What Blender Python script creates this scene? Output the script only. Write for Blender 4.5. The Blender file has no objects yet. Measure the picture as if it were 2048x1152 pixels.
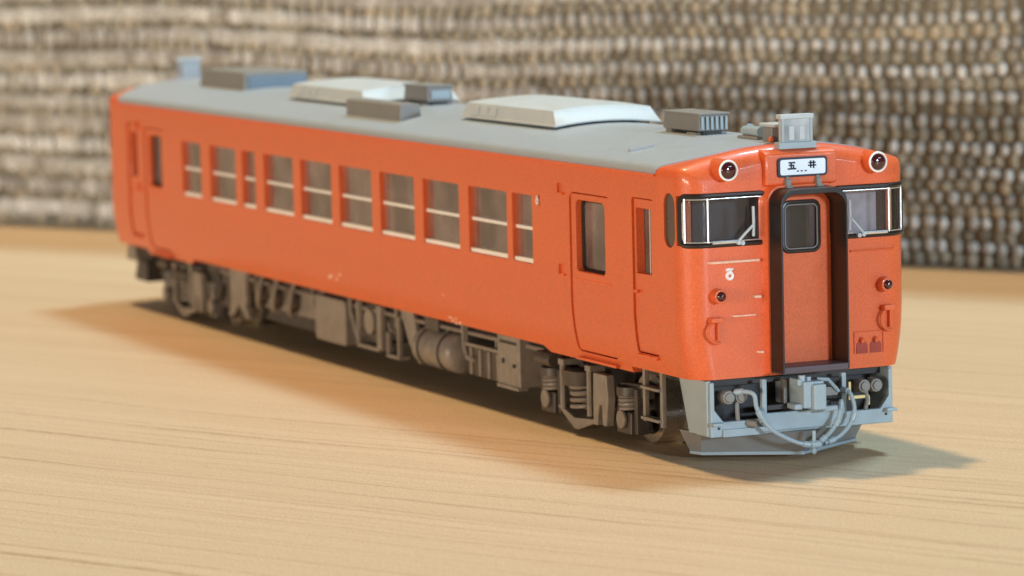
import bpy, bmesh, math, random
from mathutils import Vector, Matrix
random.seed(7)
# ------------------------------------------------------------------ scene: 1 Blender unit = 1 cm; every helper takes millimetres
S = 0.1
scene = bpy.context.scene
C = scene.collection
scene.unit_settings.system = 'METRIC'
scene.unit_settings.scale_length = 0.01

# ------------------------------------------------------------------ camera
cam_d = bpy.data.cameras.new('camera')
cam = bpy.data.objects.new('camera', cam_d); C.objects.link(cam)
F = Vector((-0.90960394, 0.40186456, -0.10547769)); R = Vector((0.40631418, 0.91342284, -0.02382226)); U = R.cross(F)
cam.matrix_world = Matrix(((R.x, U.x, -F.x, 24.8486), (R.y, U.y, -F.y, -13.3663), (R.z, U.z, -F.z, 4.3536), (0, 0, 0, 1)))
cam_d.sensor_width = 36
cam_d.lens = 7464.9/2048*36
cam_d.clip_start = 0.5; cam_d.clip_end = 2000
cam_d.dof.use_dof = True
cam_d.dof.focus_distance = 28.0
cam_d.dof.aperture_fstop = 0.78
scene.camera = cam

# ------------------------------------------------------------------ light
w = bpy.data.worlds.new('World'); scene.world = w; w.use_nodes = True
bg = w.node_tree.nodes['Background']
bg.inputs[0].default_value = (1.0, 0.84, 0.70, 1); bg.inputs[1].default_value = 0.10

def area(name, d, dist, e, col, sx, sy, at=(-4, 0, 1)):
    l = bpy.data.lights.new(name, 'AREA'); l.shape = 'RECTANGLE'; l.size = sx; l.size_y = sy
    l.color = col; l.energy = e*math.pi**2*dist*dist
    o = bpy.data.objects.new(name, l); C.objects.link(o)
    d = Vector(d).normalized(); o.location = Vector(at)+d*dist
    o.rotation_euler = (-d).to_track_quat('-Z', 'Y').to_euler()
    return o
area('ceiling_lamp', (-8, -1.4, 22), 160, 0.79, (1.0, 0.72, 0.40), 9, 9)
area('white_ceiling_lamp', (-5.5, 9.5, 22), 160, 0.74, (0.55, 0.83, 1.0), 34, 22)
area('blue_front_lamp', (1.30, 0.22, 0.22), 120, 0.66, (0.60, 0.77, 0.93), 18, 6)
area('strip_lamp', (0.777, 0.47, 0.41), 110, 0.13, (0.60, 0.80, 1.0), 46, 2.5)
area('side_fill', (0.35, -1.0, 0.07), 130, 0.52, (1.0, 0.86, 0.72), 70, 14)  # added soft fill from the camera side; brightens near side and backdrop

vs = scene.view_settings
vs.view_transform = 'Standard'; vs.look = 'None'; vs.exposure = 0.0; vs.gamma = 1.0
scene.render.engine = 'CYCLES'
scene.cycles.max_bounces = 10; scene.cycles.transparent_max_bounces = 16

# ------------------------------------------------------------------ materials
def mat(name, col, rough=0.5, metal=0.0, var=0.06, vscale=6.0, bump=0.0, bscale=60.0, spec=0.5, coat=0.0, speck=0.0):
    m = bpy.data.materials.new(name); m.use_nodes = True
    nt = m.node_tree; p = nt.nodes['Principled BSDF']
    p.inputs['Roughness'].default_value = rough; p.inputs['Metallic'].default_value = metal
    p.inputs['Specular IOR Level'].default_value = spec
    p.inputs['Coat Weight'].default_value = coat; p.inputs['Coat Roughness'].default_value = 0.08
    tc = nt.nodes.new('ShaderNodeNewGeometry')
    n = nt.nodes.new('ShaderNodeTexNoise'); n.inputs['Scale'].default_value = vscale; n.inputs['Detail'].default_value = 5
    nt.links.new(tc.outputs['Position'], n.inputs['Vector'])
    r = nt.nodes.new('ShaderNodeMapRange'); r.inputs[1].default_value = 0.3; r.inputs[2].default_value = 0.7
    r.inputs[3].default_value = 1-var; r.inputs[4].default_value = 1+var
    nt.links.new(n.outputs['Fac'], r.inputs[0])
    fac = r.outputs[0]
    if speck:
        n2 = nt.nodes.new('ShaderNodeTexNoise'); n2.inputs['Scale'].default_value = 62; n2.inputs['Detail'].default_value = 2
        nt.links.new(tc.outputs['Position'], n2.inputs['Vector'])
        r2 = nt.nodes.new('ShaderNodeMapRange'); r2.inputs[1].default_value = 0.25; r2.inputs[2].default_value = 0.75
        r2.inputs[3].default_value = 1-speck; r2.inputs[4].default_value = 1+speck
        nt.links.new(n2.outputs['Fac'], r2.inputs[0])
        mu = nt.nodes.new('ShaderNodeMath'); mu.operation = 'MULTIPLY'
        nt.links.new(r.outputs[0], mu.inputs[0]); nt.links.new(r2.outputs[0], mu.inputs[1]); fac = mu.outputs[0]
    mx = nt.nodes.new('ShaderNodeVectorMath'); mx.operation = 'SCALE'
    mx.inputs[0].default_value = col
    nt.links.new(fac, mx.inputs['Scale'])
    nt.links.new(mx.outputs[0], p.inputs['Base Color'])
    rr = nt.nodes.new('ShaderNodeMapRange'); rr.inputs[3].default_value = max(0.02, rough-0.07); rr.inputs[4].default_value = rough+0.07
    nt.links.new(n.outputs['Fac'], rr.inputs[0]); nt.links.new(rr.outputs[0], p.inputs['Roughness'])
    if bump:
        nb = nt.nodes.new('ShaderNodeTexNoise'); nb.inputs['Scale'].default_value = bscale; nb.inputs['Detail'].default_value = 3
        nt.links.new(tc.outputs['Position'], nb.inputs['Vector'])
        b = nt.nodes.new('ShaderNodeBump'); b.inputs['Strength'].default_value = bump; b.inputs['Distance'].default_value = 0.01
        nt.links.new(nb.outputs['Fac'], b.inputs['Height']); nt.links.new(b.outputs[0], p.inputs['Normal'])
    return m
ORANGE = mat('vermilion_paint', (0.75, 0.134, 0.038), 0.42, spec=0.35, coat=0.4, var=0.03, speck=0.13, bump=0.05, bscale=35)
ROOFG = mat('grey_roof_paint', (0.355, 0.40, 0.435), 0.42, var=0.015, speck=0.05, bump=0.05)
UNITG = mat('pale_grey_plastic', (0.50, 0.545, 0.555), 0.5, var=0.04, speck=0.04, bump=0.15)
VENTG = mat('mid_grey_plastic', (0.235, 0.225, 0.205), 0.5, var=0.06, speck=0.05)
BLUEG = mat('cool_grey_plastic', (0.34, 0.42, 0.455), 0.38, var=0.05, speck=0.03)
UNDER = mat('underframe_grey_plastic', (0.075, 0.062, 0.05), 0.42, var=0.2, vscale=10, speck=0.1)
UNDERL = mat('light_underframe_plastic', (0.25, 0.215, 0.175), 0.38, var=0.18, vscale=10, speck=0.08)
BLACKP = mat('dark_chassis_plastic', (0.035, 0.030, 0.028), 0.5, var=0.1)
RUBBER = mat('black_rubber', (0.016, 0.011, 0.009), 0.36, spec=0.5, var=0.1)
SILVER = mat('silver_trim', (0.85, 0.85, 0.84), 0.22, metal=0.8, var=0.03)
CREAM = mat('cream_window_bar', (0.93, 0.88, 0.80), 0.3, var=0.03)
STEEL = mat('wheel_steel', (0.72, 0.66, 0.56), 0.28, metal=0.9, var=0.05)
LENS = mat('dark_red_lens', (0.06, 0.008, 0.010), 0.06, coat=0.8, var=0.0)
CABIN = mat('brown_grey_interior', (0.33, 0.23, 0.185), 0.6, var=0.08)
CABDARK = mat('dark_cab_interior', (0.030, 0.032, 0.038), 0.5, var=0.05)
SIGNW = mat('white_sign_plate', (0.80, 0.88, 0.95), 0.35, var=0.02)
INK = mat('navy_ink', (0.010, 0.012, 0.035), 0.4, var=0.0)
WHITEP = mat('white_print', (0.88, 0.82, 0.78), 0.4, var=0.0)
REDSH = mat('dark_red_recess', (0.36, 0.035, 0.015), 0.4, var=0.1)
CHIP_HILITE = mat('worn_and_highlight_paint', (0.92, 0.55, 0.38), 0.5, var=0.1, vscale=30)  # worn chips, and highlights painted onto the left front step bars
BRASS = mat('cream_light_bar', (0.85, 0.66, 0.30), 0.4, var=0.02)

def glass(name, tint, mixg, rough=0.05):
    m = bpy.data.materials.new(name); m.use_nodes = True; nt = m.node_tree
    for n in list(nt.nodes): nt.nodes.remove(n)
    o = nt.nodes.new('ShaderNodeOutputMaterial'); t = nt.nodes.new('ShaderNodeBsdfTransparent'); t.inputs[0].default_value = (*tint, 1)
    g = nt.nodes.new('ShaderNodeBsdfGlossy'); g.inputs['Roughness'].default_value = rough
    g.inputs['Color'].default_value = (0.9, 0.9, 0.9, 1)
    d = nt.nodes.new('ShaderNodeBsdfDiffuse'); d.inputs[0].default_value = (0.46, 0.34, 0.305, 1)
    gp = nt.nodes.new('ShaderNodeNewGeometry'); gn = nt.nodes.new('ShaderNodeTexNoise'); gn.inputs['Scale'].default_value = 2.6; gn.inputs['Detail'].default_value = 3
    nt.links.new(gp.outputs['Position'], gn.inputs[0]); gm = nt.nodes.new('ShaderNodeMapRange')
    gm.inputs[1].default_value = 0.35; gm.inputs[2].default_value = 0.65; gm.inputs[3].default_value = mixg*0.7; gm.inputs[4].default_value = min(1, mixg*1.5)
    nt.links.new(gn.outputs['Fac'], gm.inputs[0])
    f = nt.nodes.new('ShaderNodeFresnel'); f.inputs[0].default_value = 1.45
    m1 = nt.nodes.new('ShaderNodeMixShader'); m2 = nt.nodes.new('ShaderNodeMixShader'); nt.links.new(gm.outputs[0], m1.inputs[0])
    nt.links.new(t.outputs[0], m1.inputs[1]); nt.links.new(d.outputs[0], m1.inputs[2])
    nt.links.new(f.outputs[0], m2.inputs[0]); nt.links.new(m1.outputs[0], m2.inputs[1]); nt.links.new(g.outputs[0], m2.inputs[2])
    nt.links.new(m2.outputs[0], o.inputs[0])
    return m
GLASS = glass('smoky_window_plastic', (0.85, 0.78, 0.75), 0.34, 0.08)
GLASSF = glass('clear_windscreen_plastic', (0.86, 0.86, 0.88), 0.03, 0.04)
DARKG = mat('dark_smoky_window_plastic', (0.085, 0.062, 0.052), 0.25, var=0.05)
CLEARG = glass('cloudy_clear_plastic', (0.86, 0.9, 0.93), 0.6, 0.2)

[n for n in CLEARG.node_tree.nodes if n.type == 'BSDF_DIFFUSE'][0].inputs[0].default_value = (0.62, 0.66, 0.68, 1)
# ------------------------------------------------------------------ mesh helpers (all arguments in mm)
class MB:
    def __init__(s): s.v = []; s.f = []
    def add(s, vs_, fs):
        b = len(s.v); s.v += [Vector(v) for v in vs_]; s.f += [tuple(b+i for i in f) for f in fs]; return s
    def box(s, x0, x1, y0, y1, z0, z1, top=None):
        t = top or (0, 0)
        v = [(x0, y0, z0), (x1, y0, z0), (x1, y1, z0), (x0, y1, z0), (x0+t[0], y0+t[1], z1), (x1-t[0], y0+t[1], z1), (x1-t[0], y1-t[1], z1), (x0+t[0], y1-t[1], z1)]
        return s.add(v, [(3, 2, 1, 0), (4, 5, 6, 7), (0, 1, 5, 4), (1, 2, 6, 5), (2, 3, 7, 6), (3, 0, 4, 7)])
    def prism(s, poly, ax, a, b):
        def p3(u, v, c): return {'x': (c, u, v), 'y': (u, c, v), 'z': (u, v, c)}[ax]
        n = len(poly)
        v = [p3(u, v_, a) for u, v_ in poly]+[p3(u, v_, b) for u, v_ in poly]
        f = [tuple(range(n))[::-1], tuple(range(n, 2*n))]+[(i, (i+1) % n, n+(i+1) % n, n+i) for i in range(n)]
        return s.add(v, f)
    def cyl(s, a, b, r, n=16, r2=None):
        a = Vector(a); b = Vector(b); d = (b-a).normalized(); r2 = r if r2 is None else r2
        u = d.orthogonal().normalized(); w_ = d.cross(u)
        v = []
        for c, q in ((a, r), (b, r2)):
            for i in range(n):
                t = 2*math.pi*i/n; v.append(c+(u*math.cos(t)+w_*math.sin(t))*q)
        f = [tuple(range(n))[::-1], tuple(range(n, 2*n))]+[(i, (i+1) % n, n+(i+1) % n, n+i) for i in range(n)]
        return s.add(v, f)
    def tube(s, pts, r, n=8, closed=False):
        P = [Vector(p) for p in pts]; m = len(P); v = []; prev = None
        for i, p in enumerate(P):
            if closed: t = (P[(i+1) % m]-P[i-1]).normalized()
            else: t = (P[min(i+1, m-1)]-P[max(i-1, 0)]).normalized()
            u = t.orthogonal().normalized() if prev is None else (prev-t*prev.dot(t)).normalized()
            prev = u; w_ = t.cross(u)
            for k in range(n):
                a = 2*math.pi*k/n; v.append(p+(u*math.cos(a)+w_*math.sin(a))*r)
        f = []
        for i in range(m if closed else m-1):
            j = (i+1) % m
            for k in range(n): f.append((i*n+k, i*n+(k+1) % n, j*n+(k+1) % n, j*n+k))
        if not closed: f += [tuple(range(n))[::-1], tuple(range((m-1)*n, m*n))]
        return s.add(v, f)
    def dome(s, c, d, r, h, n=16, k=4):
        c = Vector(c); d = Vector(d).normalized(); u = d.orthogonal().normalized(); w_ = d.cross(u); v = []; f = []
        for j in range(k):
            a = j/k*math.pi/2
            for i in range(n):
                t = 2*math.pi*i/n; v.append(c+(u*math.cos(t)+w_*math.sin(t))*r*math.cos(a)+d*h*math.sin(a))
        v.append(c+d*h)
        for j in range(k-1):
            for i in range(n): f.append((j*n+i, j*n+(i+1) % n, (j+1)*n+(i+1) % n, (j+1)*n+i))
        for i in range(n): f.append(((k-1)*n+i, (k-1)*n+(i+1) % n, k*n))
        f.append(tuple(range(n))[::-1])
        return s.add(v, f)
    def loft(s, rings, cap=True):
        n = len(rings[0]); m = len(rings)
        v = [p for r in rings for p in r]; f = []
        for j in range(m-1):
            for i in range(n): f.append((j*n+i, j*n+(i+1) % n, (j+1)*n+(i+1) % n, (j+1)*n+i))
        if cap: f += [tuple(range(n))[::-1], tuple(range((m-1)*n, m*n))]
        return s.add(v, f)
    def mesh(s, name, off=(0, 0, 0)):
        me = bpy.data.meshes.new(name)
        me.from_pydata([(v-Vector(off))*S for v in s.v], [], s.f)
        bm = bmesh.new(); bm.from_mesh(me); bmesh.ops.recalc_face_normals(bm, faces=bm.faces); bm.to_mesh(me); bm.free()
        return me

def finish(o, bevel=0.0, angle=35):
    me = o.data
    me.polygons.foreach_set('use_smooth', [True]*len(me.polygons))
    me.set_sharp_from_angle(angle=math.radians(angle))
    if bevel:
        b = o.modifiers.new('bevel', 'BEVEL'); b.width = bevel*S; b.segments = 2; b.limit_method = 'ANGLE'; b.angle_limit = math.radians(40)
        b.harden_normals = True
def wpos(o):
    p = Vector(o.location); q = o.parent
    while q: p += Vector(q.location); q = q.parent
    return p
def part(name, mb, m, parent, bevel=0.0, label=None, angle=35):
    lo = Vector([min(v[i] for v in mb.v) for i in range(3)]); hi = Vector([max(v[i] for v in mb.v) for i in range(3)])
    c = (lo+hi)/2
    o = bpy.data.objects.new(name, mb.mesh(name, c)); C.objects.link(o); o.data.materials.append(m)
    if parent: o.parent = parent; o.location = c*S-wpos(parent)
    else: o.location = c*S
    finish(o, bevel, angle)
    if label: o['label'] = label
    return o
def copy_tree(o, parent=None, d=(0, 0, 0)):
    c = o.copy(); C.objects.link(c)
    if parent: c.parent = parent
    c.location = Vector(o.location)+Vector(d)*S
    for ch in list(o.children): copy_tree(ch, c)
    return c
def boolean(o, cutters, self_=False):
    for mb in cutters:
        k = bpy.data.objects.new('cut', mb.mesh('cut')); C.objects.link(k)
        k.location = -wpos(o) if False else (0, 0, 0)
        md = o.modifiers.new('b', 'BOOLEAN'); md.operation = 'DIFFERENCE'; md.solver = 'EXACT'; md.object = k; md.use_self = self_
        bpy.context.view_layer.update()
        me = bpy.data.meshes.new_from_object(o.evaluated_get(bpy.context.evaluated_depsgraph_get()))
        o.modifiers.clear(); old = o.data; o.data = me; bpy.data.meshes.remove(old)
        bpy.data.objects.remove(k)
def solid(name, mb, m, parent, cutters, bevel=0.0, angle=32):
    o = bpy.data.objects.new(name, mb.mesh(name)); C.objects.link(o); o.data.materials.append(m)
    boolean(o, cutters)
    me = o.data; lo = [min(v.co[i] for v in me.vertices) for i in range(3)]; hi = [max(v.co[i] for v in me.vertices) for i in range(3)]
    c = (Vector(lo)+Vector(hi))/2
    me.transform(Matrix.Translation(-c)); me.name = name
    o.parent = parent; o.location = c-wpos(parent)
    finish(o, bevel, angle)
    return o
def rrect(u0, u1, v0, v1, r, n=5):
    out = []
    for cu, cv, a0 in ((u1-r, v1-r, 0), (u0+r, v1-r, 90), (u0+r, v0+r, 180), (u1-r, v0+r, 270)):
        for i in range(n+1):
            a = math.radians(a0+90*i/n); out.append((cu+r*math.cos(a), cv+r*math.sin(a)))
    return out

# ------------------------------------------------------------------ the setting: table top
AX = Vector((0.8685, 0.4956, 0)); NX = Vector((0.4956, -0.8685, 0))
def table():
    m = bpy.data.materials.new('beech_wood'); m.use_nodes = True; nt = m.node_tree; L = nt.links.new
    p = nt.nodes['Principled BSDF']; g = nt.nodes.new('ShaderNodeNewGeometry')
    mp = nt.nodes.new('ShaderNodeMapping'); mp.inputs['Rotation'].default_value = (0, 0, -math.radians(28.5))
    mp.vector_type = 'POINT'
    L(g.outputs['Position'], mp.inputs[0])
    # slow warp so that the grain wanders
    wn = nt.nodes.new('ShaderNodeTexNoise'); wn.inputs['Scale'].default_value = 0.25; wn.inputs['Detail'].default_value = 2
    L(mp.outputs[0], wn.inputs[0])
    wa = nt.nodes.new('ShaderNodeVectorMath'); wa.operation = 'MULTIPLY_ADD'; wa.inputs[1].default_value = (0, 0.45, 0)
    L(wn.outputs['Color'], wa.inputs[0]); L(mp.outputs[0], wa.inputs[2])
    def noise(sx, sy, det=4, rough=0.6, dist=0.0):
        s_ = nt.nodes.new('ShaderNodeMapping'); s_.inputs['Scale'].default_value = (sx, sy, 1); L(wa.outputs[0], s_.inputs[0])
        n = nt.nodes.new('ShaderNodeTexNoise'); n.inputs['Scale'].default_value = 1; n.inputs['Detail'].default_value = det
        n.inputs['Roughness'].default_value = rough; n.inputs['Distortion'].default_value = dist; L(s_.outputs[0], n.inputs[0]); return n.outputs['Fac']
    def mr(x, a, b, c, d):
        r = nt.nodes.new('ShaderNodeMapRange'); r.inputs[1].default_value = a; r.inputs[2].default_value = b; r.inputs[3].default_value = c; r.inputs[4].default_value = d
        L(x, r.inputs[0]); return r.outputs[0]
    def mix(f, a, b):
        x = nt.nodes.new('ShaderNodeMixRGB'); L(f, x.inputs[0])
        for k, q in ((1, a), (2, b)):
            if isinstance(q, tuple): x.inputs[k].default_value = (*q, 1)
            else: L(q, x.inputs[k])
        return x.outputs[0]
    def mul(a, b):
        x = nt.nodes.new('ShaderNodeMath'); x.operation = 'MULTIPLY'; L(a, x.inputs[0]); L(b, x.inputs[1]); return x.outputs[0]
    base = mix(mr(noise(0.05, 2.2, 5), 0.30, 0.70, 0, 1), (0.605, 0.465, 0.298), (0.55, 0.412, 0.257))
    # growth lines: thin dark contours of a stretched noise
    def math_(op, x, y=None):
        q = nt.nodes.new('ShaderNodeMath'); q.operation = op
        for k, z in ((0, x), (1, y)):
            if z is None: continue
            if isinstance(z, (int, float)): q.inputs[k].default_value = z
            else: L(z, q.inputs[k])
        return q.outputs[0]
    sep = nt.nodes.new('ShaderNodeSeparateXYZ'); L(wa.outputs[0], sep.inputs[0])
    cc = c1 = base
    for per, wid, ns, col in ((1.55, 0.07, 1.1, (0.24, 0.14, 0.065)), (4.3, 0.10, 2.3, (0.34, 0.21, 0.105))):
        t = math_('ADD', math_('MULTIPLY', sep.outputs['Y'], per), math_('MULTIPLY', noise(0.035, 0.22, 2), ns))
        cell = math_('FLOOR', t); wn2 = nt.nodes.new('ShaderNodeTexWhiteNoise'); wn2.noise_dimensions = '1D'; L(cell, wn2.inputs['W'])
        pos = mr(wn2.outputs['Value'], 0, 1, 0.2, 0.8)
        d = math_('ABSOLUTE', math_('SUBTRACT', math_('FRACT', t), pos))
        jit = mr(noise(3.0, 9.0, 3, 0.7), 0.3, 0.7, 0.5, 1.5)
        ln = mr(math_('DIVIDE', d, jit), wid*0.25, wid, 1, 0)
        wn3 = nt.nodes.new('ShaderNodeTexWhiteNoise'); wn3.noise_dimensions = '1D'; L(math_('ADD', cell, 31.7), wn3.inputs['W'])
        st = mul(mr(wn3.outputs['Value'], 0.1, 0.9, 0.06, 0.72), mr(noise(0.13, 0.9, 3, 0.65), 0.36, 0.58, 0.12, 1))
        c1 = mix(mul(mul(ln, st), mr(noise(6.0, 30, 2, 0.7), 0.34, 0.56, 0.35, 1)), c1, col)
    # pores: short fine dashes
    po = mr(noise(0.16, 46, 2, 0.6), 0.60, 0.68, 0, 0.42)
    c2 = mix(po, c1, (0.34, 0.20, 0.10))
    po2 = mr(noise(2.5, 45, 3, 0.7), 0.30, 0.42, 0.30, 0)
    c3 = mix(po2, c2, (0.80, 0.60, 0.36))
    gn = nt.nodes.new('ShaderNodeTexNoise'); gn.inputs['Scale'].default_value = 55; gn.inputs['Detail'].default_value = 2; L(g.outputs['Position'], gn.inputs[0])
    sc = nt.nodes.new('ShaderNodeVectorMath'); sc.operation = 'SCALE'; L(c3, sc.inputs[0]); L(mr(gn.outputs['Fac'], 0.25, 0.75, 0.80, 1.20), sc.inputs['Scale'])
    L(sc.outputs[0], p.inputs['Base Color'])
    sp = nt.nodes.new('ShaderNodeTexNoise'); sp.inputs['Scale'].default_value = 22; sp.inputs['Detail'].default_value = 3; L(g.outputs['Position'], sp.inputs[0])
    L(mr(sp.outputs['Fac'], 0.3, 0.7, 0.42, 0.58), p.inputs['Roughness'])
    p.inputs['Specular IOR Level'].default_value = 0.35
    b = nt.nodes.new('ShaderNodeBump'); b.inputs['Strength'].default_value = 0.35; b.inputs['Distance'].default_value = 0.02; b.invert = True
    L(po, b.inputs['Height']); L(b.outputs[0], p.inputs['Normal'])
    mb = MB(); cx, cy = -120, 0; v = []
    for z in (-22, 0):
        for a, c in ((-650, -330), (650, -330), (650, 260), (-650, 260)):
            q = Vector((cx, cy, 0))+AX*a-NX*c; v.append((q.x, q.y, z))
    mb.add(v, [(3, 2, 1, 0), (4, 5, 6, 7), (0, 1, 5, 4), (1, 2, 6, 5), (2, 3, 7, 6), (3, 0, 4, 7)])
    o = part('tabletop', mb, m, None, 1.5); o['kind'] = 'structure'; o['label'] = 'pale beech wood tabletop with fine straight grain'
table()

# ------------------------------------------------------------------ woven panel behind
def woven():
    root = bpy.data.objects.new('woven_panel', None); C.objects.link(root)
    A = Vector((-245.8, 8.3, 0)); root.location = (A+AX*80)*S
    root['label'] = 'beige and brown woven wicker panel standing at the back edge of the wooden table'; root['category'] = 'woven panel'
    def P(s_, z, d): q = A+AX*s_+NX*d; return (q.x, q.y, z)
    def fib(name, ramp, rough=0.75):
        m = bpy.data.materials.new(name); m.use_nodes = True; nt = m.node_tree; L = nt.links.new; p = nt.nodes['Principled BSDF']
        at = nt.nodes.new('ShaderNodeAttribute'); at.attribute_name = 'tint'
        cr = nt.nodes.new('ShaderNodeValToRGB'); e = cr.color_ramp.elements
        e[0].position = 0; e[0].color = (*ramp[0], 1); e[1].position = 1; e[1].color = (*ramp[-1], 1)
        for k in range(1, len(ramp)-1):
            x = e.new(k/(len(ramp)-1)); x.color = (*ramp[k], 1)
        L(at.outputs['Fac'], cr.inputs[0])
        g = nt.nodes.new('ShaderNodeNewGeometry'); n = nt.nodes.new('ShaderNodeTexNoise'); n.inputs['Scale'].default_value = 16; n.inputs['Detail'].default_value = 4
        L(g.outputs['Position'], n.inputs[0])
        r = nt.nodes.new('ShaderNodeMapRange'); r.inputs[1].default_value = 0.3; r.inputs[2].default_value = 0.7; r.inputs[3].default_value = 0.72; r.inputs[4].default_value = 1.28
        L(n.outputs['Fac'], r.inputs[0])
        vm = nt.nodes.new('ShaderNodeVectorMath'); vm.operation = 'SCALE'; L(cr.outputs[0], vm.inputs[0]); L(r.outputs[0], vm.inputs['Scale'])
        L(vm.outputs[0], p.inputs['Base Color']); p.inputs['Roughness'].default_value = rough
        return m
    PALE = fib('pale_rush_fibre', [(0.33, 0.30, 0.25), (0.46, 0.43, 0.37), (0.58, 0.56, 0.50), (0.78, 0.765, 0.70)])
    BROWN = fib('brown_rush_fibre', [(0.19, 0.16, 0.11), (0.28, 0.245, 0.175), (0.40, 0.355, 0.26), (0.50, 0.41, 0.28)])
    DARK = mat('dark_weave_backing', (0.24, 0.21, 0.15), 0.8, var=0.3, vscale=3)
    s0, s1 = -90, 265; pitch = 2.87; nz = 22
    mb = MB(); v = []
    for d in (-1.6, -0.9):
        for a, z in ((s0, 0), (s1, 0), (s1, nz*pitch), (s0, nz*pitch)): v.append(P(a, z, d))
    mb.add(v, [(3, 2, 1, 0), (4, 5, 6, 7), (0, 1, 5, 4), (1, 2, 6, 5), (2, 3, 7, 6), (3, 0, 4, 7)])
    part('backing', mb, DARK, root)
    def wob(s_, z): return (0.55*math.sin(s_/27.0+z*0.05)+0.35*math.sin(s_/11.3+1.7+z*0.11))*min(1, z/6.0)
    def bump(cs, cz, hw, hh, base, dd, ang, K=8, J=3):
        vv = []; ff = []
        for j in range(J):
            t = j/J*math.pi/2; c = math.cos(t)**0.7
            for i in range(K):
                a = 2*math.pi*(i+0.5)/K; ca, sa = math.cos(a), math.sin(a)
                q = (abs(ca)**3+abs(sa)**3)**(-1/3)          # squarish outline
                x = hw*c*ca*q; y = hh*c*sa*q
                vv.append((cs+x*math.cos(ang)-y*math.sin(ang), cz+y*math.cos(ang)+x*math.sin(ang), base+dd*math.sin(t)))
        vv.append((cs, cz, base+dd))
        for j in range(J-1):
            for i in range(K): ff.append((j*K+i, j*K+(i+1) % K, (j+1)*K+(i+1) % K, (j+1)*K+i))
        for i in range(K): ff.append(((J-1)*K+i, (J-1)*K+(i+1) % K, J*K))
        return vv, ff
    def world(vv): return [P(a, max(0.02, b), c) for a, b, c in vv]
    def tinted(o, tint):
        at = o.data.attributes.new('tint', 'FLOAT', 'POINT'); at.data.foreach_set('value', tint); return o
    # a few stitch shapes, shared by the stitches one can pick apart (right part of the panel)
    protos = []
    for k in range(8):
        vv, ff = bump(0, 0, 0.66*random.uniform(0.8, 1.2), 0.74*random.uniform(0.85, 1.12), 0, 0.42*random.uniform(0.85, 1.1), random.uniform(-0.15, 0.15))
        w2 = []
        for a, b, c in vv: q = AX*a+NX*c; w2.append((q.x, q.y, b))
        me = MB().add(w2, ff).mesh('weave_stitch'); me.materials.append(PALE)
        me.polygons.foreach_set('use_smooth', [True]*len(me.polygons))
        at = me.attributes.new('tint', 'FLOAT', 'POINT'); at.data.foreach_set('value', [0.15+0.8*k/7]*len(me.vertices))
        protos.append(me)
    pale = MB(); pt = []; brown = MB(); bt = []; single = 0
    for k in range(nz):
        z0 = 2.35+k*pitch
        if z0 > nz*pitch-0.6: continue
        s_ = s0+(k % 2)*0.35
        while s_ < s1-1:
            q = math.sin(s_/19.0+z0*0.9)+math.sin(s_/7.7+z0*2.1)*0.5+random.uniform(-0.5, 0.5)
            cs = s_+random.uniform(-0.15, 0.15); cz = z0+wob(s_, z0)+random.uniform(-0.16, 0.16)
            t = min(1, max(0, 0.5+0.22*math.sin(s_/31+z0*0.7)+random.gauss(0, 0.2)))
            if 128 < s_ < 158 and z0 < 33 and single < 300 and z0 < nz*pitch:
                o = bpy.data.objects.new('weave_stitch', protos[int(t*7.99)]); C.objects.link(o); o.parent = root
                p_ = P(cs, cz, -0.5); o.location = Vector(p_)*S-Vector(root.location); single += 1
            else:
                long_ = max(0, min(1, (118-s_)/50.0))
                hw = (0.68+0.62*long_*(1 if q > -0.2 else 0.3))*random.uniform(0.85, 1.15); hh = (0.80+0.30*long_)*random.uniform(0.85, 1.12)
                vv, ff = bump(cs, cz, hw, hh, -0.5-0.05*long_, 0.42*random.uniform(0.8, 1.15)*(1-0.4*long_), random.uniform(-0.15, 0.15))
                pale.add(world(vv), ff); pt += [t]*len(vv)
            s_ += 1.84*random.uniform(0.93, 1.07)
        z0 = 0.95+k*pitch; s_ = s0+0.9+(k % 2)*0.35
        while s_ < s1-1:
            cs = s_+random.uniform(-0.2, 0.2); cz = z0+wob(s_, z0)+random.uniform(-0.15, 0.15)
            vv, ff = bump(cs, cz, 0.72*random.uniform(0.7, 1.2), 0.80*random.uniform(0.8, 1.2), -0.68, 0.40*random.uniform(0.6, 1.2), random.uniform(-0.2, 0.2))
            brown.add(world(vv), ff)
            bt += [min(1, max(0, 0.55+0.2*math.sin(s_/23+z0)+random.gauss(0, 0.25)))]*len(vv)
            s_ += 1.84*random.uniform(0.9, 1.1)
    o = tinted(part('pale_weave_stitches', pale, PALE, root, angle=80), pt); o['kind'] = 'stuff'
    o = tinted(part('brown_weave_stitches', brown, BROWN, root, angle=80), bt); o['kind'] = 'stuff'
woven()

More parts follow.
